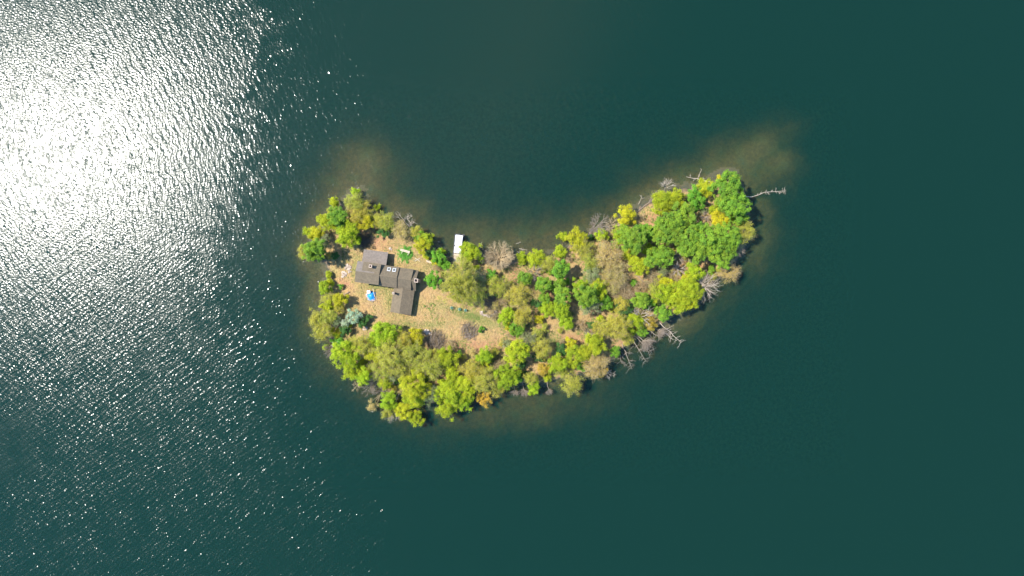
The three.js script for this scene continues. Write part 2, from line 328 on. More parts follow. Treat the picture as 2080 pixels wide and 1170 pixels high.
function plant(kind, u, v, ru, opt = {}) {
  const K = KIND[kind], r = ru * M0 * (ru < 9.5 ? 1.08 : 1.13), small = ru < 9.5 || opt.low, tall = opt.h ?? (small ? 1.5 * r + 0.4 : Math.min(13.5, (0.8 + K.tall * r * 0.93) * rr(0.92, 1.1)));
  const cv = small ? tall * 0.42 : Math.min(r * 0.85, tall * 0.38), mid = tall - cv;                  // crown half height and middle
  let c = at(u, v, 1 + mid), root = V(c.x, 0, c.z), guard = 0;
  while (shoreDistance(root.x, root.z) < 0.5 && guard++ < 40) { const m = at(1040, 640), near = SHORE.reduce((b, s) => { const d = Math.hypot(s[0] - root.x, s[1] - root.z); return d < b[0] ? [d, s] : b; }, [1e9])[1]; root.x = mix(root.x, mix(near[0], m.x, 0.04), 0.3); root.z = mix(root.z, mix(near[1], m.z, 0.04), 0.3); }
  root.y = groundY(root.x, root.z);
  c = at(u, v, root.y + mid);
  const lx = c.x - root.x, lz = c.z - root.z;                                                          // lean of trees that reach over the water
  const o = thing(small ? 'shrub' : kind === 'green' ? 'evergreen_tree' : kind === 'brush' || kind === 'dark' ? 'large_shrub' : 'leafy_tree', '', small || K.kind === 'shrub' ? 'shrub' : 'tree', root);
  const where = zone(u, v), noun = small ? 'low ' + K.word + ' shrub' : K.word + ' ' + K.kind;
  o.userData.label = noun + ' ' + where;
  o.userData.group = noun + 's ' + where;
  o.userData.crown = r;
  const wood = new Wood(4), sp = new Sprays(), tr = clamp(0.035 * r + 0.03, 0.04, 0.24), nClump = Math.max(7, Math.round((K.tuft ? 9 : 7) * r * r + 6));
  const fork = [lx * 0.4, mid * (small ? 0.25 : 0.55), lz * 0.4], ph = rr(0, 99), per = Math.max(10, Math.round(K.dens * r * r * 3.14 / nClump * (opt.thin ?? 1)));
  const nArms = Math.max(4, Math.round(3 + r * 1.6)), arms = Array.from({ length: nArms }, (_, i) => { const a = (i + rr(-0.3, 0.3)) / nArms * 6.283, q = rr(0.3, 0.55) * r; return [lx * 0.75 + Math.cos(a) * q, mix(fork[1], mid + cv * 0.3, rr(0.4, 0.9)), lz * 0.75 + Math.sin(a) * q]; });
  const trunk = new Wood(6);
  trunk.bough([0, -0.15, 0], fork, tr * 1.25, tr * 0.8, 3, 0.03);
  for (const a of arms) wood.bough(fork, a, tr * 0.6, tr * 0.3, 3, 0.06);
  const warm = rr(0.80, 1.04), lift = rr(0.92, 1.14), [c1, c2] = K.c.map(([a, b, d]) => [a * warm * lift, b * lift, d * lift]), cr = K.clump * clamp(0.55 + 0.18 * r, 0.5, 1.15);
  for (let i = 0; i < nClump; i++) {
    const cy = Math.pow(rnd(), 0.75) * 1.35 - 0.35, ca = rr(0, 6.283), sy = Math.sqrt(Math.max(0, 1 - cy * cy)), dx = Math.cos(ca) * sy, dz = Math.sin(ca) * sy;
    const lump = 0.78 + 0.42 * n3(dx * 1.3 + ph, cy * 1.3, dz * 1.3) , q = (0.45 + 0.55 * Math.sqrt(rnd())) * lump;
    const R = Math.max(0.1, r - cr * 0.45), x = lx + dx * R * q * 1.24, y = mid + cy * cv * q * 1.1, z = lz + dz * R * q * 1.24;
    let arm = arms[0], bd = 1e9;
    for (const a of arms) { const d = (a[0] - x) ** 2 + (a[2] - z) ** 2; if (d < bd) { bd = d; arm = a; } }
    wood.bough(arm, [x, y, z], tr * 0.26 + 0.008, 0.014, 2, 0.07);
    const twigs = Math.round(K.twig * rr(2.2, 4.2));
    for (let t = 0; t < twigs; t++) wood.limb([x, y, z], [x + gauss() * cr * 0.75 + dx * cr * 0.5, y + rr(0.0, 0.9) * cr, z + gauss() * cr * 0.75 + dz * cr * 0.5], 0.02, 0.009);
    const tone = clamp(0.5 + 0.5 * n3(x * 0.5 + ph, y * 0.5, z * 0.5) + rr(-0.3, 0.3)), bright = rr(0.86, 1.14);
    for (let l = 0; l < per; l++) {
      const ax = gauss() * cr * 0.44, ay = gauss() * cr * 0.30, az = gauss() * cr * 0.44, s = bright * rr(0.78, 1.22), k = clamp(tone + rr(-0.2, 0.2));
      sp.leaf(x + ax, y + ay, z + az, dx * 0.35 + ax / cr * 0.5 + gauss() * 0.45, 1.0 + gauss() * 0.35, dz * 0.35 + az / cr * 0.5 + gauss() * 0.45, K.leaf * rr(0.7, 1.35), rr(0.5, 0.8), mix(c1[0], c2[0], k) * s, mix(c1[1], c2[1], k) * s, mix(c1[2], c2[2], k) * s * rr(0.8, 1.2));
    }
  }
  part(small ? 'stem' : 'trunk', trunk.build(), BARK[K.bark], o);
  part('branches', wood.build(), BARK[K.bark], o, 'stuff');
  part(small ? 'foliage' : 'crown', sp.build(), LEAF, o, 'stuff');
  return o;
}
// a leafless tree: crown of forking twigs; tip = where its crown's middle is surveyed, foot = where it stands
function bare(u, v, ru, bark, label, opt = {}) {
  const r = ru * M0, tall = opt.h ?? clamp(1 + 1.9 * r, 2, 8), mid = tall * (opt.low ?? 0.62), c0 = at(u, v, 1 + mid);
  const foot = opt.foot ? at(opt.foot[0], opt.foot[1], 0.6) : c0.clone();
  let guard = 0;
  while (!opt.wade && shoreDistance(foot.x, foot.z) < 0.4 && guard++ < 40) { const m = at(1040, 640); foot.x = mix(foot.x, m.x, 0.01); foot.z = mix(foot.z, m.z, 0.01); }
  foot.y = groundY(foot.x, foot.z);
  const c = at(u, v, foot.y + mid), lx = c.x - foot.x, lz = c.z - foot.z, o = thing(opt.name ?? 'leafless_tree', label, opt.cat ?? 'bare tree', foot, opt.group);
  const trunk = new Wood(6), wood = new Wood(4), tr = clamp(0.032 * r + 0.035, 0.05, 0.16), fork = [lx * 0.55, mid * 0.6, lz * 0.55];
  trunk.bough([0, -0.2, 0], fork, tr * 1.3, tr * 0.85, 3, 0.03);
  const arms = Math.round(opt.arms ?? 5 + r), fan = opt.fan ?? 6.283, dir = Math.atan2(lz, lx), stretch = opt.stretch ?? 1;
  for (let i = 0; i < arms; i++) {
    const a = (fan > 6 ? rr(0, 0.4) : dir - fan / 2) + (i + rr(0.1, 0.9)) / arms * fan, q = r * rr(0.45, 0.62) * stretch, e = [fork[0] + (fan > 6 ? lx * 0.45 : 0) + Math.cos(a) * q, mix(fork[1], tall, rr(0.35, 0.8)), fork[2] + (fan > 6 ? lz * 0.45 : 0) + Math.sin(a) * q];
    const nodes = wood.bough(fork, e, tr * 0.7, tr * 0.34, 3, 0.06);
    for (const nd of nodes) for (let j = 0; j < (opt.forks ?? 3); j++) {
      const a2 = a + rr(-0.85, 0.85), q2 = r * rr(0.28, 0.5) * stretch, e2 = [nd[0] + Math.cos(a2) * q2, Math.min(tall * 1.08, nd[1] + rr(-0.05, 0.3) * r + 0.1), nd[2] + Math.sin(a2) * q2];
      const tw = wood.bough(nd, e2, tr * 0.30 + 0.008, 0.016, 2, 0.10);
      for (const t of tw) for (let m = 0; m < (opt.twigs ?? 3); m++) { const a3 = a2 + rr(-0.9, 0.9), q3 = r * rr(0.1, 0.24); wood.limb(t, [t[0] + Math.cos(a3) * q3, t[1] + rr(-0.05, 0.2) * r, t[2] + Math.sin(a3) * q3], 0.018, 0.008); }
    }
  }
  part('trunk', trunk.build(), BARK[bark], o);
  part('branches', wood.build(), BARK[bark], o, 'stuff');
  return o;
}
// a trunk lying or leaning between two surveyed points
function fallen(a, b, r0, r1, bark, label, stubs = 8, stubLen = 1.1, name = 'fallen_log', cat = 'fallen log') {
  const A = at(...a), B = at(...b), o = thing(name, label, cat, V(A.x, A.y, A.z)), trunk = new Wood(7), e = B.clone().sub(A);
  const nodes = [[0, 0, 0], ...trunk.bough([0, 0, 0], [e.x, e.y, e.z], r0, r1, 6, 0.014)];
  part('trunk', trunk.build(), BARK[bark], o);
  const L = Math.hypot(e.x, e.z), px = -e.z / L, pz = e.x / L;
  for (let i = 0; i < stubs; i++) {
    const t = rr(0.25, 0.98) * 6, k = Math.min(5, Math.floor(t)), f = t - k, p = [0, 1, 2].map((q) => mix(nodes[k][q], nodes[k + 1][q], f)), s = i % 2 ? 1 : -1, l = stubLen * rr(0.4, 1.2), w = new Wood(4);
    const end = [p[0] + px * s * l + e.x / L * l * rr(0.1, 0.8), p[1] + rr(-0.1, 0.35) * l, p[2] + pz * s * l + e.z / L * l * rr(0.1, 0.8)];
    const nd = w.bough(p, end, r1 * 0.7 + 0.015, 0.02, 2, 0.08);
    for (let m = 0; m < 3; m++) w.limb(nd[0], [nd[0][0] + gauss() * l * 0.3, nd[0][1] + rr(0, 0.2), nd[0][2] + gauss() * l * 0.3], 0.026, 0.013);
    part('branch', w.build(), BARK[bark], o);
  }
  return o;
}

// ---------------------------------------------------------------- the house
const roofCol = (r, g, b, sc = 1) => {    // asphalt shingle: courses, tabs in slightly different tones, grit
  const W = 256, d = new Uint8Array(W * W * 4), rows = 32, tone = new Map(), bp = new Uint8Array(W * W);
  for (let y = 0, k = 0; y < W; y++) for (let x = 0; x < W; x++, k++) {
    const row = Math.floor(y / (W / rows)), fr = y / (W / rows) - row, tab = Math.floor((x + (row % 2) * 10 + (row % 3) * 5) / 20), key = row * 64 + tab;
    if (!tone.has(key)) tone.set(key, rr(0.86, 1.14));
    const s = tone.get(key) * rr(0.85, 1.15) * (1 + 0.10 * n2(x * 0.02 + r * 99, y * 0.012) + 0.08 * n2(x * 0.09, y * 0.02 + g * 99));   // weather stains run down the slope
    d.set([r, g, b].map((c) => Math.round(255 * clamp(Math.pow(clamp(c * s * sc), 1 / 2.2)))).concat(255), k * 4);
    bp[k] = Math.round(255 * clamp(0.2 + 0.7 * (1 - fr)));
  }
  const map = new THREE.DataTexture(d, W, W), bump = new THREE.DataTexture(bp, W, W, THREE.RedFormat);
  map.colorSpace = THREE.SRGBColorSpace;
  for (const t of [map, bump]) { t.wrapS = t.wrapT = THREE.RepeatWrapping; t.magFilter = THREE.LinearFilter; t.needsUpdate = true; }
  return new THREE.MeshStandardMaterial({ map, bumpMap: bump, bumpScale: 0.02, roughness: 0.95 });
};
const M = {
  roof: roofCol(0.108, 0.080, 0.046), roofOld: roofCol(0.138, 0.110, 0.086), siding: std(lin(0.14, 0.10, 0.07), 0.85), brick: std(lin(0.36, 0.21, 0.14), 0.95), flue: std(lin(0.02, 0.02, 0.02), 1), white: std(lin(0.60, 0.59, 0.56), 0.5),
  wood: std(lin(0.37, 0.30, 0.215), 0.85), oldwood: std(lin(0.25, 0.20, 0.145), 0.9), rust: std(lin(0.42, 0.16, 0.07), 0.9), stone: std(lin(0.36, 0.285, 0.22), 0.95), stone2: std(lin(0.26, 0.195, 0.145), 0.95), glass: new THREE.MeshPhysicalMaterial({ color: lin(0.02, 0.03, 0.035), roughness: 0.08 }),
  skyglass: new THREE.MeshPhysicalMaterial({ color: lin(0.10, 0.09, 0.07), roughness: 0.25 }), black: std(lin(0.015, 0.015, 0.017), 0.5), tarp: std(lin(0.014, 0.20, 0.46), 0.45), metal: std(lin(0.5, 0.5, 0.5), 0.35, { metalness: 0.8 }), trim: std(lin(0.20, 0.17, 0.14), 0.8),
};
const HT = 7.4 * Math.PI / 180, HO = at(600 + 795 / 6.5, 480 + 458 / 6.5, 6.6), HB = groundY(HO.x + 8, HO.z + 1);
const house = thing('house', 'long brown shingle roofed house of stepped gabled blocks with grey roofed wing', 'house', V(HO.x, HB, HO.z));
house.rotation.y = -HT;
const quadRoof = (pts, th = 0.16) => {    // a roof slope: four corners (x, y, z), uv in metres along and up the slope
  const P = pts.map((p) => V(...p)), g = new THREE.BufferGeometry(), pos = [], uv = [], idx = [], L = P[0].distanceTo(P[1]), S = P[1].distanceTo(P[2]);
  const nrm = P[1].clone().sub(P[0]).cross(P[3].clone().sub(P[0])).normalize(); if (nrm.y < 0) nrm.negate();
  const Q = P.map((p) => p.clone().addScaledVector(nrm, -th)), U = [[0, 0], [L / 5, 0], [L / 5, S / 5], [0, S / 5]];
  const face = (a, b, c, d, w = U) => { const k = pos.length / 3; [a, b, c, d].forEach((p, i) => { pos.push(p.x, p.y, p.z); uv.push(...w[i]); }); idx.push(k, k + 1, k + 2, k, k + 2, k + 3); };
  const up = P[1].clone().sub(P[0]).cross(P[2].clone().sub(P[0])).y > 0;
  if (up) face(...P); else face(P[0], P[3], P[2], P[1], [U[0], U[3], U[2], U[1]]);
  face(Q[0], Q[1], Q[2], Q[3]);
  for (let i = 0; i < 4; i++) { const j = (i + 1) % 4; face(P[i], P[j], Q[j], Q[i]); }
  g.setAttribute('position', new THREE.Float32BufferAttribute(pos, 3)); g.setAttribute('uv', new THREE.Float32BufferAttribute(uv, 2)); g.setIndex(idx);
  const f = g.toNonIndexed(); f.computeVertexNormals(); return f;
};
const prism = (outline, len) => { const s = new THREE.Shape(outline.map(([a, b]) => new THREE.Vector2(a, b))); return new THREE.ExtrudeGeometry(s, { depth: len, bevelEnabled: false }); };
// blocks run along x; z is across; heights above the house's ground
const blocks = [[0, 6.62, -2.85, 3.05, 4.45, 5.4], [6.48, 11.52, -2.66, 3.26, 3.2, 5.25], [11.40, 15.45, -2.55, 3.34, 2.85, 4.9], [15.33, 16.75, -2.42, 3.44, 1.8, 4.8]];
blocks.forEach(([x0, x1, z0, z1, eave, ridge], i) => {
  const zr = (z0 + z1) / 2 + 0.02, w = 0.32, x0w = i ? x0 + 0.02 : x0 + w, pitch = (ridge - eave) / (zr - z0), x1w = x1 - (i === 3 ? w : 0.18);
  const wall = prism([[z0 + w, -0.3], [z1 - w, -0.3], [z1 - w, eave + pitch * w - 0.2], [zr, ridge - 0.2], [z0 + w, eave + pitch * w - 0.2]], x1w - x0w);
  wall.rotateY(-Math.PI / 2).scale(1, 1, 1).translate(0, 0, 0);
  wall.applyMatrix4(new THREE.Matrix4().makeScale(-1, 1, 1)); const ix = wall.index; wall.translate(x0w, 0, 0);
  if (!ix) { const p = wall.attributes.position.array; for (let k = 0; k < p.length; k += 9) for (let q = 0; q < 3; q++) { const t = p[k + 3 + q]; p[k + 3 + q] = p[k + 6 + q]; p[k + 6 + q] = t; } wall.computeVertexNormals(); }
  part('wall', wall, M.siding, house);
  const rf = part('roof', quadRoof([[x0, eave, z1], [x1, eave, z1], [x1, ridge, zr + 0.002], [x0, ridge, zr + 0.002]]), M.roof, house);
  if (i === 0) {
    part('roof', quadRoof([[x0, eave, z0], [1.66, eave, z0], [1.66, ridge, zr - 0.002], [x0, ridge, zr - 0.002]]), M.roofOld, house).userData.label = 'paler grey shingles of the roof';
    const t = 0.16, e2 = mix(ridge, eave, t), zz = mix(zr, z0, t);
    part('roof', quadRoof([[1.663, eave, z0], [x1, eave, z0], [x1, e2 - 0.001, zz], [1.663, e2 - 0.001, zz]]), M.roof, house);
    part('roof', quadRoof([[1.663, e2, zz + 0.002], [5.1, e2, zz + 0.002], [5.1, ridge, zr - 0.002], [1.663, ridge, zr - 0.002]]), M.roofOld, house);
    part('roof', quadRoof([[5.103, e2, zz + 0.002], [x1, e2, zz + 0.002], [x1, ridge, zr - 0.002], [5.103, ridge, zr - 0.002]]), M.roof, house);
  } else part('roof', quadRoof([[x0, eave, z0], [x1, eave, z0], [x1, ridge, zr - 0.002], [x0, ridge, zr - 0.002]]), M.roof, house);
  part('ridge_cap', box(x1 - x0, 0.035, 0.26, (x0 + x1) / 2, ridge + 0.012, zr), M.roof, rf);
  if (i < 3) for (const wx of [0.28, 0.68]) { const win = part('window', box(1.1, 1.0, 0.07, mix(x0w, x1w, wx), 1.5, z1 - w + 0.02), M.white, house); part('pane', box(0.92, 0.82, 0.03, mix(x0w, x1w, wx), 1.5, z1 - w + 0.065), M.glass, win); }
});
{ // grey roofed wing behind the first block
  const x0 = 0.8, x1 = 7.66, z0 = -6.35, z1 = -2.70;
  part('wing_wall', mergeGeometries([box(x1 - x0 - 0.6, 2.1, z1 - z0 - 0.35, (x0 + x1) / 2, 0.75, (z0 + z1) / 2 + 0.15)]), M.siding, house);
  part('wing_roof', quadRoof([[x0, 2.05, z0], [x1, 2.05, z0], [x1, 2.75, z1], [x0, 2.75, z1]]), M.roofOld, house).userData.label = 'pale grey low sloped roof of the wing';
  part('door', box(0.95, 1.95, 0.06, 4.2, 0.75, z0 + 0.30), M.trim, house);
}
{ // annex
  const x0 = 10.55, x1 = 16.35, z0 = 3.10, z1 = 10.25, xr = 13.25, eave = 2.0, ridge = 3.25, w = 0.3;
  const wall = prism([[x0 + w, -0.3], [x1 - w, -0.3], [x1 - w, eave + 0.05], [xr, ridge - 0.2], [x0 + w, eave + 0.05]], z1 - w - z0 - 0.2);
  wall.translate(0, 0, z0 + 0.2);
  part('annex_wall', wall, M.siding, house);
  part('annex_roof', quadRoof([[x0 - 0.05, eave, z0], [x0 - 0.2, eave, z1 - 0.15], [xr - 0.12, ridge, z1], [xr - 0.002, ridge, z0]]), M.roof, house);
  part('annex_roof', quadRoof([[x1 + 0.05, eave, z0], [x1 - 0.1, eave, z1 + 0.1], [xr - 0.116, ridge, z1], [xr + 0.002, ridge, z0]]), M.roof, house);
}
const chimney = (x, z, y0, y1, s, sz = s) => {
  const t = 0.14, g = mergeGeometries([box(s, y1 - y0, t, x, (y0 + y1) / 2, z - sz / 2 + t / 2), box(s, y1 - y0, t, x, (y0 + y1) / 2, z + sz / 2 - t / 2), box(t, y1 - y0, sz - 2 * t, x - s / 2 + t / 2, (y0 + y1) / 2, z), box(t, y1 - y0, sz - 2 * t, x + s / 2 - t / 2, (y0 + y1) / 2, z)]);
  const c = part('chimney', g, M.brick, house);
  part('flue', box(s - 2 * t, 0.05, sz - 2 * t, x, y1 - 0.35, z), M.flue, c);
  part('cap', mergeGeometries([box(s + 0.14, 0.1, 0.15, x, y1 + 0.05, z - sz / 2 + 0.02), box(s + 0.14, 0.1, 0.15, x, y1 + 0.05, z + sz / 2 - 0.02), box(0.15, 0.1, sz - 0.11, x - s / 2 + 0.02, y1 + 0.05, z), box(0.15, 0.1, sz - 0.11, x + s / 2 - 0.02, y1 + 0.05, z)]), M.stone, c);
};
chimney(4.1, -1.85, 4.2, 6.2, 0.72);
chimney(17.0, 0.45, -0.3, 6.0, 0.95);
chimney(10.95, 4.75, 0, 4.5, 0.5);
for (const x of [8.85, 10.3]) { // skylights on the second block's far slope
  const pitch = Math.atan2(2.05, 2.98), s = new THREE.Group();
  s.name = 'skylight'; s.position.set(x, 3.95, -1.62); s.rotation.x = -pitch; house.add(s);
  const f = 0.10;
  part('frame', mergeGeometries([box(0.92, 0.16, f, 0, 0.08, -0.5), box(0.92, 0.16, f, 0, 0.08, 0.5), box(f, 0.16, 0.88, -0.4, 0.08, 0), box(f, 0.16, 0.88, 0.4, 0.08, 0)]), M.white, s);
  part('pane', box(0.7, 0.05, 0.9, 0, 0.1, 0), M.skyglass, s);
}

// ---------------------------------------------------------------- pontoon boat and its dock
{
  const p = at(932, 498.5, 0), boat = thing('pontoon_boat', 'white canopied pontoon boat moored at the small plank dock', 'boat', V(p.x, 0, p.z));
  boat.rotation.y = -5.8 * Math.PI / 180;
  for (const s of [-0.78, 0.78]) {
    const g = new THREE.LatheGeometry([[0, -3.05], [0.16, -2.9], [0.3, -2.55], [0.3, 2.6], [0.22, 2.8], [0, 2.85]].map(([a, b]) => new THREE.Vector2(a, b)), 14).rotateX(Math.PI / 2).translate(s, 0.05, 0);
    part('pontoon', g, M.metal, boat);
  }
  part('deck', box(2.35, 0.1, 6.0, 0, 0.42, 0), M.wood, boat);
  part('fence', mergeGeometries([box(0.12, 0.72, 5.3, -1.14, 0.83, -0.3), box(0.12, 0.72, 5.3, 1.14, 0.83, -0.3), box(2.23, 0.72, 0.05, 0, 0.83, -2.92), box(0.7, 0.72, 0.05, -0.8, 0.83, 2.35), box(0.7, 0.72, 0.05, 0.8, 0.83, 2.35)]), M.black, boat);
  const W = 0.97, L = 2.5, c = 0.18, s = new THREE.Shape();
  s.moveTo(-W + c, -L); s.lineTo(W - c, -L); s.quadraticCurveTo(W, -L, W, -L + c); s.lineTo(W, 0.42); s.lineTo(W - 0.36, 0.42); s.lineTo(W - 0.36, 1.0); s.lineTo(W, 1.0); s.lineTo(W, L); s.lineTo(-W, L); s.lineTo(-W, 0.8); s.lineTo(-W + 0.26, 0.8); s.lineTo(-W + 0.26, 0.34); s.lineTo(-W, 0.34); s.lineTo(-W, -L + c); s.quadraticCurveTo(-W, -L, -W + c, -L);
  part('canopy', new THREE.ExtrudeGeometry(s, { depth: 0.09, bevelEnabled: true, bevelSize: 0.03, bevelThickness: 0.03, bevelSegments: 2 }).rotateX(Math.PI / 2).translate(0, 2.25, -0.25), M.white, boat);
  for (const [x, z] of [[-0.95, -2.5], [0.95, -2.5], [-0.95, 2.1], [0.95, 2.1]]) part('canopy_post', new THREE.CylinderGeometry(0.03, 0.03, 1.7, 8).translate(x, 1.32, z), M.metal, boat);
  part('rub_rail', mergeGeometries([box(0.24, 0.2, 5.9, -1.30, 0.44, -0.05), box(0.24, 0.2, 5.9, 1.30, 0.44, -0.05), box(2.84, 0.2, 0.22, 0, 0.44, -3.12)]), M.black, boat);
  for (const x of [-0.16, 0.16]) part('roof_rib', box(0.05, 0.03, 0.5, x, 2.30, 0.35), M.metal, boat);
  const m = part('outboard_motor', new THREE.LatheGeometry([[0, -0.2], [0.17, -0.2], [0.2, 0], [0.17, 0.28], [0, 0.34]].map(([a, b]) => new THREE.Vector2(a, b)), 12).scale(0.85, 1, 1.3).translate(0.1, 0.75, -3.3), M.black, boat);
  part('shaft', box(0.1, 1.1, 0.16, 0.1, 0.1, -3.3), M.black, m);
  const q = part('bow_seat', box(0.8, 0.4, 0.5, -0.6, 0.68, 1.9), M.white, boat); part('cushion', box(0.76, 0.08, 0.46, -0.6, 0.92, 1.9), M.wood, q);

  const d0 = at(928.5, 529, 0.5), dock = thing('plank_dock', 'short weathered plank dock at the boat\'s bow', 'dock', V(d0.x, 0.42, d0.z));
  dock.rotation.y = -2.5 * Math.PI / 180;
  for (let i = 0; i < 17; i++) part('plank', box(1.95, 0.06, 0.155, rr(-0.03, 0.03), 0, -1.42 + i * 0.18, rr(-0.01, 0.01)), [M.wood, M.oldwood, M.wood][i % 3], dock);
  for (const x of [-0.8, 0.8]) part('beam', box(0.12, 0.14, 3.1, x, -0.1, 0.02), M.oldwood, dock);
  for (const [x, z] of [[-0.9, -1.3], [0.9, -1.3], [-0.9, 1.2], [0.9, 1.2]]) part('post', new THREE.CylinderGeometry(0.08, 0.08, 1.2, 8).translate(x, -0.25, z), M.oldwood, dock);
}

// ---------------------------------------------------------------- things lying about the yard
const onGround = (u, v, lift = 0) => { const p = at(u, v, 1.1), y = groundY(p.x, p.z); p.y = y + lift; return p; };
function stoneGeo(s, flat = 0.6) { const g = new THREE.IcosahedronGeometry(s, 1), p = g.attributes.position, k = rr(0, 50); for (let i = 0; i < p.count; i++) { const q = 1 + 0.35 * n3(p.getX(i) / s + k, p.getY(i) / s, p.getZ(i) / s); p.setXYZ(i, p.getX(i) * q, p.getY(i) * q * flat, p.getZ(i) * q); } g.computeVertexNormals(); return g; }
const STONES = [0.16, 0.2, 0.26, 0.33].map((s) => stoneGeo(s));
function stonePile(u, v, label, spots, cat = 'stone pile', name = 'stone_pile') {
  const o = thing(name, label, cat, onGround(u, v));
  for (const [x, z, y = 0] of spots) { const m = part('stone', STONES[Math.floor(rnd() * 4)], rnd() < 0.6 ? M.stone : M.stone2, o); const gy = groundY(o.position.x + x, o.position.z + z) - o.position.y; m.position.set(x, gy + 0.06 + y, z); m.rotation.y = rr(0, 6); m.scale.setScalar(rr(0.7, 1.15)); }
  return o;
}
const heap = (n, r, h = 0.35) => Array.from({ length: n }, () => { const a = rr(0, 6.283), q = Math.sqrt(rnd()); return [Math.cos(a) * q * r, Math.sin(a) * q * r, h * (1 - q) * rnd()]; });
stonePile(706, 543, 'pale stone pile on the dry grass past the gable end', heap(34, 0.85));
stonePile(697.5, 558, 'pale stone pile nearer the bank, with flat slabs', heap(30, 0.85));
stonePile(710, 549, 'scatter of few pale stones between two stone piles', heap(8, 0.6, 0.1));
stonePile(793, 505, 'small pale boulder group behind the grey wing', heap(7, 0.35, 0.2));
stonePile(993, 634, 'ring of pale stones round bare soil', Array.from({ length: 58 }, (_, i) => { const a = -0.5 + rr(0, 3.9), q = rr(1.5, 2.35); return [Math.cos(a) * q * 1.05, Math.sin(a) * q * 0.55, rr(0, 0.15)]; }), 'stone ring', 'stone_ring');
stonePile(952, 682, 'white stones spilling from the round brush pile', heap(16, 0.9, 0.1));
stonePile(867, 673, 'pinkish stone scatter at the lawn\'s thicket edge', [...heap(16, 0.7, 0.1), ...heap(8, 0.9, 0.1).map(([x, z, y]) => [x + 0.7, z + 1.0, y])]);
stonePile(829, 762, 'white boulders in the gap of the outer thicket', heap(8, 0.55, 0.35));
stonePile(741.5, 667, 'small rust tinged fire ring by the silvery tree', Array.from({ length: 11 }, (_, i) => [Math.cos(i * 0.571) * 0.5, Math.sin(i * 0.571) * 0.36]), 'fire ring', 'fire_ring');
stonePile(880, 483, 'lone pale stones in the shallows by the boat', [[1.4, 1.0, 0.1], [1.7, 1.1, 0.1]]);

function brushPile(u, v, ru, label, bark, n = 120, h = 0.9) {
  const r = ru * M0, o = thing('brush_pile', label, 'brush pile', onGround(u, v)), ws = [new Wood(4), new Wood(4)], lean = rr(0, 3.14);
  for (let i = 0; i < n; i++) { const a = rr(0, 6.283), q = Math.sqrt(rnd()) * r, y = rr(0.05, h) * (1 - 0.7 * q / r), t = lean + gauss() * 0.7, l = r * rr(0.25, 0.75), c = [Math.cos(a) * q, y, Math.sin(a) * q]; ws[i % 2].bough([c[0] - Math.cos(t) * l, Math.max(0.03, y + gauss() * 0.15), c[2] - Math.sin(t) * l], [c[0] + Math.cos(t) * l, Math.max(0.03, y + gauss() * 0.15), c[2] + Math.sin(t) * l], rr(0.03, 0.06), 0.018, 2, 0.06); }
  part('sticks', ws[0].build(), BARK[bark], o, 'stuff');
  part('darker_sticks', ws[1].build(), BARK.brown, o, 'stuff');
}
brushPile(886, 694, 19, 'big grey brush pile at the edge of the outer thicket', 'grey', 200, 1.4);
brushPile(954, 672, 16, 'round pinkish grey brush pile with white stones', 'grey', 150, 0.9);
brushPile(1000, 608, 17, 'tangled grey brush pile behind the stone ring', 'grey', 150, 0.9);
brushPile(1068, 648, 11, 'dark brush pile between the lime shrubs', 'brown', 90, 0.7);
brushPile(742, 490, 14, 'dark twiggy brush heap behind the grey wing', 'brown', 150, 0.8);
brushPile(1196, 675, 9, 'small pale brush heap on rusty needle litter', 'pale', 60, 0.5);
brushPile(1425, 462, 10, 'sunlit sticks heap in the grove clearing', 'tan', 60, 0.5);

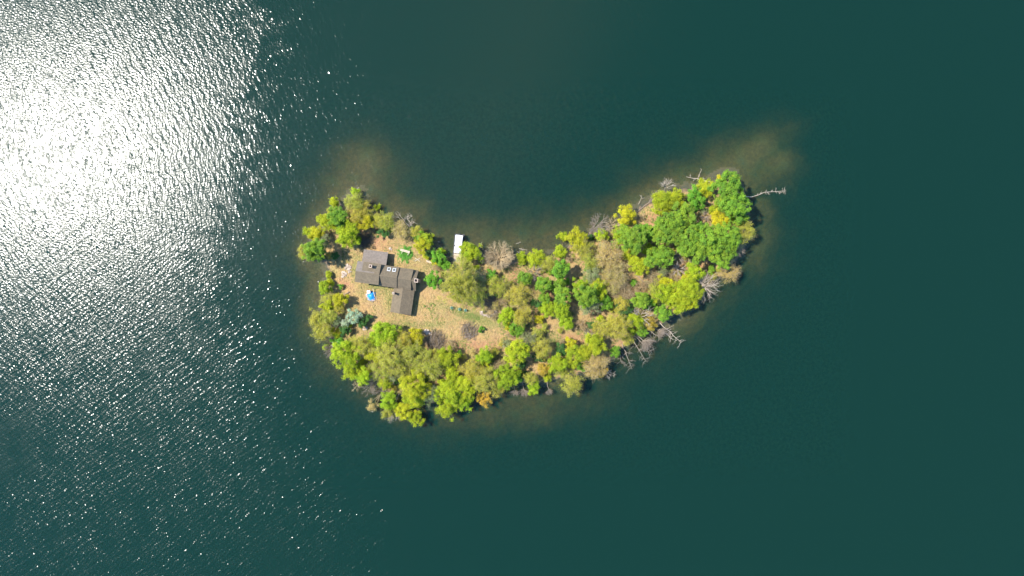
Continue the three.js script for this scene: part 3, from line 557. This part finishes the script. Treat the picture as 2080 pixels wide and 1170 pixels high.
{ // blue tarp over a pile, with a white chest and loose lumber round it
  const c = onGround(755, 601), n = 22, g = new THREE.PlaneGeometry(2.3, 2.7, n, n).rotateX(-Math.PI / 2), p = g.attributes.position;
  for (let i = 0; i < p.count; i++) { const x = p.getX(i), z = p.getZ(i), q = Math.hypot(x / 1.15, z / 1.35), w = 1 + 0.2 * n2(x * 1.5 + 5, z * 1.5); p.setXYZ(i, x * (1 - 0.22 * Math.max(0, q - 0.7)) * w, 0.02 + 0.75 * Math.exp(-q * q * 1.6) + 0.13 * Math.abs(n2(x * 2.6, z * 2.6 + 3)) * (q < 1.1 ? 1 : 0.3), z * (1 - 0.2 * Math.max(0, q - 0.7)) * w); }
  g.computeVertexNormals();
  const under = g.clone(); const up = under.attributes.position; for (let i = 0; i < up.count; i++) up.setY(i, up.getY(i) - 0.012); const id = under.index.array; for (let i = 0; i < id.length; i += 3) { const t = id[i]; id[i] = id[i + 1]; id[i + 1] = t; } under.computeVertexNormals();
  M.tarp.side = THREE.DoubleSide;
  const t = thing('blue_tarp', 'bright blue tarp draped over a heap on the lawn', 'tarp', c);
  part('sheet', g, M.tarp, t); part('lining', under, M.metal, t);
  const b = onGround(750.5, 593), chest = thing('white_chest', 'white storage chest standing on the edge of the blue tarp', 'chest', V(b.x, b.y + 0.42, b.z));
  chest.rotation.y = 0.15;
  part('body', box(0.85, 0.5, 0.8, 0, 0.25, 0), M.white, chest); part('lid', box(0.9, 0.08, 0.85, 0, 0.543, 0), M.white, chest); part('latch', box(0.1, 0.1, 0.03, 0, 0.47, 0.44), M.black, chest);
  const pile = thing('scrap_lumber', 'loose pale and rusty boards strewn round the blue tarp', 'lumber', c);
  for (let i = 0; i < 26; i++) { const a = rr(0.2, 3.6), q = rr(1.0, 1.55), l = rr(0.5, 1.3), m = part('board', box(0.11, 0.05, l), [M.wood, M.oldwood, M.rust, M.oldwood, M.stone2][i % 5], pile); m.position.set(Math.cos(a) * q, 0.06 + i * 0.012, Math.sin(a) * q * 1.05); m.rotation.set(rr(-0.1, 0.1), Math.PI / 2 - a + Math.PI / 2 + gauss() * 0.5, 0); }
  const l1 = part('board', box(0.16, 0.06, 2.4), M.wood, pile); l1.position.set(0.75, 0.5, -0.9); l1.rotation.set(0.1, 0.22, 0);
  const l2 = part('board', box(0.12, 0.05, 1.8), M.white, pile); l2.position.set(-1.2, 0.2, 0.2); l2.rotation.set(0, 0.3, 0);
}
{ // bench in its patch of bright green
  const p = onGround(823.5, 510), o = thing('picnic_bench', 'weathered white picnic bench standing in bright green growth', 'bench', p);
  o.rotation.y = -0.27;
  for (const z of [-0.17, 0.17]) part('top_plank', box(2.8, 0.06, 0.28, 0, 0.74, z), M.wood, o);
  for (const x of [-0.75, 1.05]) { const l = part('trestle', mergeGeometries([box(0.12, 0.72, 0.12, x, 0.36, -0.2), box(0.12, 0.72, 0.12, x, 0.36, 0.9)]), M.wood, o); part('brace', box(0.14, 0.09, 1.15, x, 0.6, 0.38), M.wood, l); }
}
function boards(u, v, label, list, name = 'board_stack', cat = 'boards') { const o = thing(name, label, cat, onGround(u, v, 0.04)); list.forEach(([x, z, l, w, ry, y = 0], i) => part('board', box(l, 0.06, w, x, 0.05 + y, z, ry), i % 3 === 2 ? M.oldwood : M.wood, o)); }
boards(848, 527.5, 'two pale boards crossed on the lawn', [[0, 0, 1.8, 0.16, -0.6], [0, 0, 1.7, 0.16, 0.55, 0.07], [-0.9, 0.1, 0.8, 0.1, 0.3]], 'crossed_boards');
boards(872, 531.5, 'pale boards stacked flat beside the hedge', [[0, 0, 1.95, 0.2, -0.38], [0.05, 0.24, 1.9, 0.2, -0.36], [-0.05, -0.24, 1.8, 0.2, -0.4], [0, 0.1, 1.85, 0.2, -0.33, 0.07]]);
{ const p = onGround(757, 702), o = thing('white_bucket', 'white bucket left on bare ground by the thicket', 'bucket', p);
  part('pail', new THREE.LatheGeometry([[0, 0.02], [0.22, 0.02], [0.27, 0.5], [0.3, 0.5], [0.3, 0.53], [0.24, 0.53], [0.2, 0.08], [0, 0.08]].map(([a, b]) => new THREE.Vector2(a, b)), 18), M.white, o); part('handle', new THREE.TorusGeometry(0.28, 0.012, 6, 16, Math.PI).rotateX(1.2).translate(0, 0.5, 0), M.metal, o); }
for (const [u, v, w] of [[918, 625, 'first of three in a row from the lawn bush'], [934, 628, 'in the middle of a row of three'], [946, 630, 'third of three in a row, by the stone ring']]) { // young caged plants
  const o = thing('garden_plant', 'small blue green garden plant, ' + w, 'plant', onGround(u, v)), s = new Sprays(), wd = new Wood(4), cage = new Wood(4);
  for (let i = 0; i < 260; i++) { const a = rr(0, 6.283), q = Math.sqrt(rnd()) * 0.36, k = rr(0.8, 1.2); s.leaf(Math.cos(a) * q, rr(0.2, 0.85), Math.sin(a) * q, gauss() * 0.5, 1, gauss() * 0.5, 0.07, 0.6, 0.13 * k, 0.30 * k, 0.20 * k); }
  wd.bough([0, -0.05, 0], [0.03, 0.8, 0.02], 0.03, 0.012);
  for (let i = 0; i < 12; i++) for (const y of [0.3, 0.9]) { const a = i / 12 * 6.283, b = (i + 1) / 12 * 6.283; cage.limb([Math.cos(a) * 0.42, y, Math.sin(a) * 0.42], [Math.cos(b) * 0.42, y, Math.sin(b) * 0.42], 0.014, 0.014); if (i % 3 === 0) cage.limb([Math.cos(a) * 0.42, 0, Math.sin(a) * 0.42], [Math.cos(a) * 0.42, 0.95, Math.sin(a) * 0.42], 0.014, 0.014); }
  part('stem', wd.build(), BARK.brown, o); part('foliage', s.build(), LEAF, o, 'stuff'); part('cage', cage.build(), M.metal, o);
}
// logs
fallen([1512, 399, 0.6], [1597, 388, 0.25], 0.12, 0.035, 'pale', 'long pale fallen log reaching from the grove into the lake', 18, 1.0);
fallen([1441, 369, 0.7], [1394, 359, 0.25], 0.16, 0.05, 'pale', 'pale forked driftwood snag lying off the grove', 7, 1.0);
fallen([1417, 363, 0.35], [1425, 344, 0.5], 0.07, 0.04, 'pale', 'upright pale branch on the driftwood snag', 3, 0.5, 'driftwood_branch');
fallen([968, 550, 2.2], [996, 569, 1.3], 0.13, 0.09, 'grey', 'grey fallen trunk among shrubs behind the dock', 3, 0.8);
fallen([958, 517, 1.6], [1003, 513, 1.8], 0.1, 0.05, 'grey', 'grey trunk leaning from the bank toward the tan tree', 4, 0.8);
fallen([962, 525, 1.5], [990, 524, 1.5], 0.09, 0.05, 'grey', 'short grey trunk lying in the leafless tangle', 4, 0.7);
fallen([1038, 745, 1.7], [1060, 734, 1.3], 0.14, 0.1, 'tan', 'tan fallen trunk at the foot of the big lime tree', 2, 0.5);
fallen([699, 598, 1.35], [710, 593, 1.35], 0.14, 0.12, 'grey', 'short grey log on the lawn toward the blue tarp', 0);
fallen([1002, 602, 1.5], [1010, 630, 1.3], 0.08, 0.06, 'pale', 'thin pale pole standing over the stone ring', 1, 0.4, 'leaning_pole', 'pole');
fallen([1051, 625, 1.4], [1075, 637, 1.4], 0.08, 0.05, 'brown', 'longer dark pole lying by the dark brush pile', 1, 0.3, 'fallen_pole', 'pole');
fallen([1048, 631, 1.4], [1062, 638, 1.4], 0.07, 0.05, 'brown', 'shorter dark pole lying by the dark brush pile', 1, 0.3, 'fallen_pole', 'pole');
fallen([1048, 495, 0.08], [1058, 492, 0.1], 0.06, 0.04, 'pale', 'curved pale branch floating furthest out in the cove', 2, 0.5, 'floating_branch', 'branch');
fallen([1054, 505, 0.08], [1071, 508, 0.1], 0.08, 0.04, 'pale', 'longest pale branch floating in the cove', 3, 0.5, 'floating_branch', 'branch');
fallen([1051, 511, 0.08], [1057, 516, 0.1], 0.06, 0.04, 'pale', 'short pale branch floating by the cove bank', 1, 0.4, 'floating_branch', 'branch');
fallen([973, 512, 0.3], [979, 491, 0.9], 0.07, 0.04, 'pale', 'slender stick with a white forked tip standing off the dock', 6, 0.5, 'standing_snag', 'snag');
fallen([1297, 415, 0.5], [1304, 398, 1.0], 0.07, 0.03, 'pale', 'pale forked branch rising beneath the rusty clearing', 4, 0.8, 'standing_snag', 'snag');
fallen([723, 389, 0.8], [729, 380, 0.6], 0.07, 0.05, 'pale', 'white stick jutting from the tiny islet', 2, 0.4, 'driftwood_branch', 'branch');
fallen([1428, 456, 1.2], [1412, 448, 1.4], 0.08, 0.05, 'grey', 'grey pole lying in the grove clearing', 4, 0.9, 'fallen_pole', 'pole');
fallen([1435, 464, 1.2], [1448, 471, 1.2], 0.12, 0.1, 'tan', 'rusty trunk lying in the grove clearing', 1, 0.4);
fallen([1224, 549, 1.4], [1242, 574, 2.2], 0.13, 0.08, 'tan', 'tan bent trunk in the half bare wood', 4, 0.9);
fallen([1290, 558, 1.4], [1318, 580, 1.6], 0.12, 0.07, 'grey', 'grey trunk fallen past the yellow lime tree', 6, 1.0);
fallen([697, 688, 2.5], [671, 703, 2.2], 0.1, 0.05, 'pale', 'pale trunk leaning out by the rounded corner', 3, 1.0, 'leaning_log', 'fallen log');

// leafless and dead trees
bare(708, 404, 11, 'grey', 'grey leafless shrub fanning over the spit tip', { h: 2.2, name: 'leafless_shrub', cat: 'shrub' });
bare(819, 449, 20, 'pale', 'pale leafless tree on the bank past the picnic bench', { h: 4.5 });
bare(668, 716, 15, 'grey', 'leafless tree leaning out at the rounded corner', { h: 3, foot: [686, 704], fan: 2.4, stretch: 1.3 });
bare(722, 787, 9, 'tan', 'tan leafless shrub dipping in the lake at the corner', { h: 1.8, name: 'leafless_shrub', cat: 'shrub', foot: [736, 768] });
bare(748, 790, 15, 'grey', 'brownish leafless tree between corner shrubs', { h: 3, foot: [764, 774] });
bare(775, 795, 13, 'grey', 'leafless twiggy tree beside the olive tree with white limbs', { h: 3 });
bare(793, 852, 16, 'pale', 'white limbed dead tree dipping lowest into the lake', { h: 5, foot: [800, 806], fan: 2.2, stretch: 1.5, forks: 3 });
bare(1014, 519, 27, 'tan', 'round tan leafless tree on the cove bank', { h: 5.5, arms: 17, forks: 5, twigs: 6 });
bare(985, 522, 15, 'grey', 'grey leafless tangle between dock and tan tree', { h: 3 });
bare(1088, 553, 17, 'grey', 'grey leafless tree among dark evergreens', { h: 5.5 });
bare(1217, 455, 21, 'grey', 'large grey leafless tree overhanging the cove', { h: 6, arms: 8, forks: 4, twigs: 4 });
bare(1244, 457, 15, 'tan', 'smaller tan leafless tree beside the grey one', { h: 5 });
bare(1355, 366, 14, 'pale', 'pale dead tree standing alone above the shallows', { h: 7, foot: [1358, 391], fan: 3.0, stretch: 1.1, arms: 6, forks: 3, twigs: 2, low: 0.8 });
bare(1337, 396, 9, 'grey', 'low leafless shrub under the lone pale tree', { h: 2, name: 'leafless_shrub', cat: 'shrub' });
bare(1380, 520, 15, 'grey', 'grey leafless tree on the grove\'s inland edge', { h: 4.5 });
bare(1500, 507, 14, 'grey', 'grey leafless tree between grove and outer bank', { h: 5 });
bare(1377, 547, 15, 'pale', 'pale spreading dead tree over rusty litter', { h: 4 });
bare(1437, 577, 25, 'pale', 'white limbed dead tree spreading over the outer bank', { h: 5.5, foot: [1412, 582], fan: 4.2, stretch: 1.35, arms: 9, forks: 3, twigs: 2 });
bare(1432, 440, 11, 'grey', 'grey leafless tree in the grove clearing', { h: 4 });
bare(1303, 643, 24, 'pale', 'white limbed dead tree crowning the leaning row', { h: 7, arms: 7, forks: 2, twigs: 2 });
for (const [foot, tip, n, lab] of [
  [[1340, 655], [1384, 696], 15, 'longest pale dead trunk slanting out over the lake'], [[1338, 668], [1368, 690], 9, 'thin pale dead trunk beside the longest slanting one'], [[1310, 664], [1340, 686], 12, 'dead trunk with grey twigs beneath the crowning dead tree'],
  [[1288, 680], [1324, 716], 14, 'middle dead trunk with a broad twiggy head'], [[1282, 684], [1312, 734], 14, 'dead trunk slanting just outside the middle one'], [[1264, 698], [1284, 750], 12, 'forked dead trunk slanting over dark water'], [[1258, 712], [1262, 737], 10, 'small twiggy dead trunk by the bright green shrub']]) {
  const F = at(foot[0], foot[1], 0.9), y = groundY(F.x, F.z), o = fallen([foot[0], foot[1], y], [tip[0], tip[1], y + 1.6], 0.14, 0.04, n % 2 ? 'pale' : 'grey', lab, n, 1.7, 'leaning_dead_tree', 'dead tree');
  o.userData.group = 'dead trees leaning over the outer bank';
}
for (const [u, v, fu, fv, r, lab] of [[1047, 803, 1044, 782, 9, 'first grey leafless shrub trailing in the lake by the orange tree'], [1066, 803, 1062, 780, 11, 'second grey leafless shrub trailing in the lake from the orange tree'], [1117, 803, 1114, 778, 9, 'pale dead shrub trailing off the waist\'s outer bank']]) bare(u, v, r, 'grey', lab, { h: 2.4, foot: [fu, fv], fan: 1.8, stretch: 1.4, name: 'leafless_shrub', cat: 'shrub' });
bare(1316, 700, 18, 'grey', 'grey twiggy leafless tree among the leaning trunks', { h: 4, foot: [1296, 682], fan: 2.2, stretch: 1.2 });
bare(1345, 676, 14, 'grey', 'grey twiggy leafless tree under the longest leaning trunk', { h: 3, foot: [1332, 664], fan: 2.2, stretch: 1.2 });
bare(1240, 760, 10, 'pale', 'low pale leafless shrub at the tan orange tree\'s foot', { h: 1.8, name: 'leafless_shrub', cat: 'shrub' });

// living trees and shrubs: [plan u, plan v, crown radius]
const PLANTS = {
  lime: [[680, 412, 10], [668, 450, 18], [652, 444, 10], [627, 472, 12], [705, 478, 22], [765, 423, 7], [661, 585, 13], [667, 623, 13], [670, 560, 8], [669, 574, 9], [711, 662, 5], [662, 706, 7], [703, 718, 25], [715, 750, 18], [738, 764, 16], [781, 681, 25], [760, 690, 14], [855, 748, 16], [908, 728, 20], [918, 757, 16], [782, 774, 14], [840, 806, 20], [915, 794, 26], [950, 780, 22], [940, 815, 16], [984, 723, 16],
    [1052, 715, 23], [1032, 766, 22], [1084, 786, 13], [1132, 738, 17], [1170, 722, 18], [955, 512, 19], [1032, 643, 17], [1114, 626, 15], [1140, 628, 17], [1152, 655, 14], [1143, 480, 9], [1220, 478, 13], [1265, 478, 18], [1280, 515, 13], [1320, 508, 14], [1345, 412, 22], [1432, 384, 17], [1411, 550, 16], [1395, 588, 25], [1380, 608, 22], [1400, 612, 18], [1345, 598, 20], [1290, 655, 17], [1208, 698, 22], [1185, 716, 16], [1215, 588, 18], [1388, 484, 11], [1450, 425, 10], [790, 815, 16], [907, 828, 19], [1112, 766, 9], [1180, 580, 14], [895, 512, 9], [868, 488, 13], [1490, 372, 12], [722, 390, 9], [1060, 525, 11], [1137, 512, 13]],
  yellow: [[645, 478, 15], [743, 454, 16], [691, 609, 14], [757, 721, 15], [843, 785, 28], [845, 682, 15], [823, 832, 17], [845, 850, 14], [1298, 540, 18], [1271, 437, 18], [1172, 486, 19], [1465, 444, 20], [1091, 527, 19], [1372, 404, 18], [1395, 570, 14], [860, 500, 14], [935, 585, 22], [1460, 364, 9], [1350, 575, 14], [1160, 700, 12], [985, 745, 12]],
  green: [[1478, 379, 26], [1492, 417, 24], [1470, 412, 18], [1500, 440, 16], [1386, 444, 22], [1360, 452, 22], [1345, 475, 20], [1400, 490, 25], [1440, 488, 25], [1480, 482, 22], [1420, 508, 20], [1475, 510, 18], [1466, 530, 16], [1346, 520, 19], [1370, 478, 20], [1285, 487, 24], [1415, 465, 15], [1137, 547, 17], [1105, 578, 15], [1065, 567, 14], [1137, 576, 13], [1141, 600, 16], [1105, 606, 10], [1300, 610, 16], [1345, 638, 14], [686, 440, 18], [640, 508, 20], [1192, 600, 22], [1310, 470, 16], [1325, 525, 16], [1450, 510, 18]],
  vivid: [[1412, 405, 19], [852, 481, 12], [881, 569, 15], [692, 698, 10], [678, 692, 7], [1000, 561, 11], [1049, 667, 15], [1050, 766, 11], [1251, 714, 11], [1305, 675, 10], [890, 522, 13], [903, 538, 11], [976, 669, 6], [692, 582, 5], [1445, 550, 9], [1320, 615, 12], [1230, 615, 14]],
  dark: [[692, 461, 14], [650, 519, 12], [682, 520, 8], [779, 471, 11], [875, 514, 10], [748, 648, 9], [735, 656, 10], [700, 673, 11], [808, 774, 8], [1141, 711, 13], [1270, 630, 17], [1085, 611, 9], [1095, 618, 8], [838, 468, 10], [1010, 590, 12], [1060, 740, 9], [1095, 725, 10], [1200, 660, 8], [800, 715, 9], [862, 770, 9]],
  olive: [[674, 430, 11], [620, 512, 14], [720, 412, 19], [738, 419, 15], [722, 440, 17], [740, 432, 14], [770, 449, 14], [784, 449, 16], [845, 472, 12], [665, 606, 13], [690, 624, 10], [643, 645, 16], [660, 648, 15], [655, 672, 18], [675, 640, 12], [735, 702, 20], [820, 692, 18], [798, 722, 30], [840, 722, 26], [872, 742, 25], [780, 748, 22], [788, 838, 13], [960, 752, 21], [985, 772, 23], [937, 576, 36], [962, 600, 23], [1012, 582, 20], [945, 530, 15], [1115, 536, 15], [1052, 598, 22], [1062, 642, 18], [1101, 708, 20], [1161, 778, 20], [1186, 507, 19], [1254, 660, 23], [1228, 665, 19], [1262, 617, 14], [1508, 471, 23], [1205, 530, 18], [1010, 792, 13], [1078, 768, 14], [720, 690, 10], [885, 722, 15], [1140, 755, 13], [1275, 690, 12], [1330, 590, 16], [815, 745, 18], [1090, 680, 14]],
  tan: [[715, 428, 13], [815, 468, 19], [757, 824, 11], [1235, 520, 27], [1250, 558, 24], [1225, 570, 16], [1481, 554, 19], [1208, 741, 23], [1245, 585, 14], [1090, 600, 12], [960, 715, 8]],
  orange: [[984, 811, 14], [1105, 751, 13], [1322, 658, 13], [1218, 752, 12]],
  silver: [[719, 643, 13], [703, 655, 10]],
  sage: [[660, 490, 13], [870, 800, 19], [1205, 556, 17], [1200, 622, 18], [972, 570, 18], [683, 652, 10], [800, 760, 14], [1070, 690, 16], [1030, 700, 10], [1345, 553, 10]],
  brush: [[1330, 571, 20], [1268, 598, 22], [1300, 585, 14], [1295, 630, 10], [1010, 745, 14], [1025, 610, 12], [885, 545, 8], [1355, 560, 12], [1180, 660, 12], [1000, 640, 10], [915, 700, 10], [1160, 620, 10], [1385, 630, 9], [765, 455, 8], [905, 528, 8]],
};
{ // low growth filling the woods, each shrub where the survey shows undergrowth and no lawn, path or clearing
  const OPEN = [[770, 560, 105, 78], [860, 620, 130, 62], [940, 680, 90, 36], [1335, 450, 26, 20], [1050, 560, 14, 26], [930, 530, 14, 22], [1420, 455, 18, 18], [1165, 688, 26, 10], [1365, 541, 30, 8], [1195, 530, 18, 9], [775, 490, 40, 18], [700, 560, 26, 40]];
  const taken = Object.values(PLANTS).flat(), kinds = ['olive', 'lime', 'olive', 'tan', 'vivid', 'brush', 'yellow', 'olive', 'dark', 'sage'];
  for (let n = 0, t = 0; n < 100 && t < 4000; t++) {
    const u = rr(640, 1515), v = rr(395, 800), r = rr(5.5, 9.2), p = at(u, v, 1.5);
    if (shoreDistance(p.x, p.z) < 0.6 || OPEN.some(([a, b, ra, rb]) => ((u - a) / ra) ** 2 + ((v - b) / rb) ** 2 < 1) || taken.some(([a, b, q]) => Math.hypot(a - u, b - v) < q * 0.62 + r * 0.5)) continue;
    const k = kinds[Math.floor(rnd() * 10)], e = [u, v, r];
    taken.push(e); PLANTS[k].push(e); n++;
  }
}
for (const [kind, list] of Object.entries(PLANTS)) for (const [u, v, r, opt] of list) plant(kind, u, v, r, opt);
{ // among look-alikes of one place, size tells apart those whose sizes differ
  const sets = new Map();
  for (const o of scene.children) if (o.userData.crown) { const k = o.userData.label; sets.set(k, [...(sets.get(k) ?? []), o]); }
  const RANK = ['largest', 'second largest', 'third largest', 'fourth largest', 'fifth largest', 'sixth largest'];
  for (const set of sets.values()) {
    if (set.length < 2) continue;
    set.sort((a, b) => b.userData.crown - a.userData.crown);
    set.forEach((o, i) => {
      const r = o.userData.crown, up = i ? set[i - 1].userData.crown / r : 9, dn = i < set.length - 1 ? r / set[i + 1].userData.crown : 9;
      if (up > 1.055 && dn > 1.055 && o.userData.label.split(' ').length < 15) o.userData.label = (set.length === 2 ? ['larger', 'smaller'][i] : i === set.length - 1 ? 'smallest' : RANK[i]) + ' ' + o.userData.label;
    });
  }
}

// ---------------------------------------------------------------- ground cover nobody could count
function cover(name, label, count, make, colours, spots, size) {
  const g = make(), m = new THREE.InstancedMesh(g, new THREE.MeshStandardMaterial({ roughness: 0.95, side: THREE.DoubleSide }), count), q = new THREE.Object3D(), c = new THREE.Color();
  let k = 0, tries = 0;
  while (k < count && tries++ < count * 12) {
    const s = spots(); if (!s) continue;
    const [x, z] = s;
    if (shoreDistance(x, z) < 0.7) continue;
    q.position.set(x, groundY(x, z) - 0.02, z); q.rotation.set(0, rr(0, 6.283), 0); q.scale.setScalar(rr(size[0], size[1])); q.updateMatrix();
    m.setMatrixAt(k, q.matrix); const w = colours(x, z), f = rr(0.75, 1.25); m.setColorAt(k, c.setRGB(w[0] * f, w[1] * f, w[2] * f)); k++;
  }
  m.count = k; m.name = name; m.userData = { kind: 'stuff', label };
  scene.add(m);
}
const tuft = (n, h, spread) => () => { const p = [], nn = [], id = []; for (let i = 0; i < n; i++) { const a = rr(0, 6.283), l = spread * rr(0.5, 1), w = 0.035, bx = Math.cos(a) * 0.05, bz = Math.sin(a) * 0.05, k = p.length / 3; p.push(bx - Math.sin(a) * w, 0, bz + Math.cos(a) * w, bx + Math.sin(a) * w, 0, bz - Math.cos(a) * w, Math.cos(a) * l, h * rr(0.5, 1), Math.sin(a) * l); for (let j = 0; j < 3; j++) nn.push(Math.cos(a) * 0.2, 0.95, Math.sin(a) * 0.2); id.push(k, k + 1, k + 2); } return geo(p, nn, id); };
const anywhere = () => { const p = at(rr(630, 1520), rr(380, 815)); return [p.x, p.z]; };
cover('dry_grass', 'dry straw grass tufts covering the island\'s open ground', 26000, tuft(14, 0.22, 0.2), (x, z) => { const t = n2(x * 0.2, z * 0.2); return t > 0.25 ? [0.17, 0.17, 0.05] : t > -0.3 ? [0.33, 0.25, 0.10] : [0.30, 0.20, 0.10]; }, anywhere, [0.6, 1.4]);
cover('weeds', 'low green weeds growing between trees', 7000, tuft(16, 0.3, 0.28), () => [0.10, 0.15, 0.025], () => { const p = anywhere(); const u = p[0] / M0 + 1040, v = p[1] / M0 + 585, lawn = u > 680 && u < 1010 && v > 480 && v < 690; return n2(p[0] * 0.12 + 50, p[1] * 0.12) > (lawn ? 0.72 : 0.0) ? p : null; }, [0.7, 1.6]);
cover('bright_ground_cover', 'bright green low growth round the picnic bench', 900, tuft(14, 0.2, 0.2), () => [0.055, 0.19, 0.015], () => { const a = rr(0, 6.283), q = Math.sqrt(rnd()) * (0.95 + 0.5 * n2(Math.cos(a) * 1.6, Math.sin(a) * 1.6)), p = at(823 + Math.cos(a) * q * 13, 515.5 + Math.sin(a) * q * 15, 1); return [p.x, p.z]; }, [0.8, 1.5]);
cover('garden_grass', 'fresh green grass strip beside the garden plants', 380, tuft(14, 0.22, 0.2), () => [0.10, 0.16, 0.03], () => { const t = rnd(), p = at(mix(915, 975, t) + gauss() * 6, mix(628, 648, t) + gauss() * 5, 1); return [p.x, p.z]; }, [0.6, 1.2]);
scene.traverse((o) => { if (o.isMesh && !o.isSky) { o.castShadow = true; o.receiveShadow = true; } });
renderer.render(scene, camera);
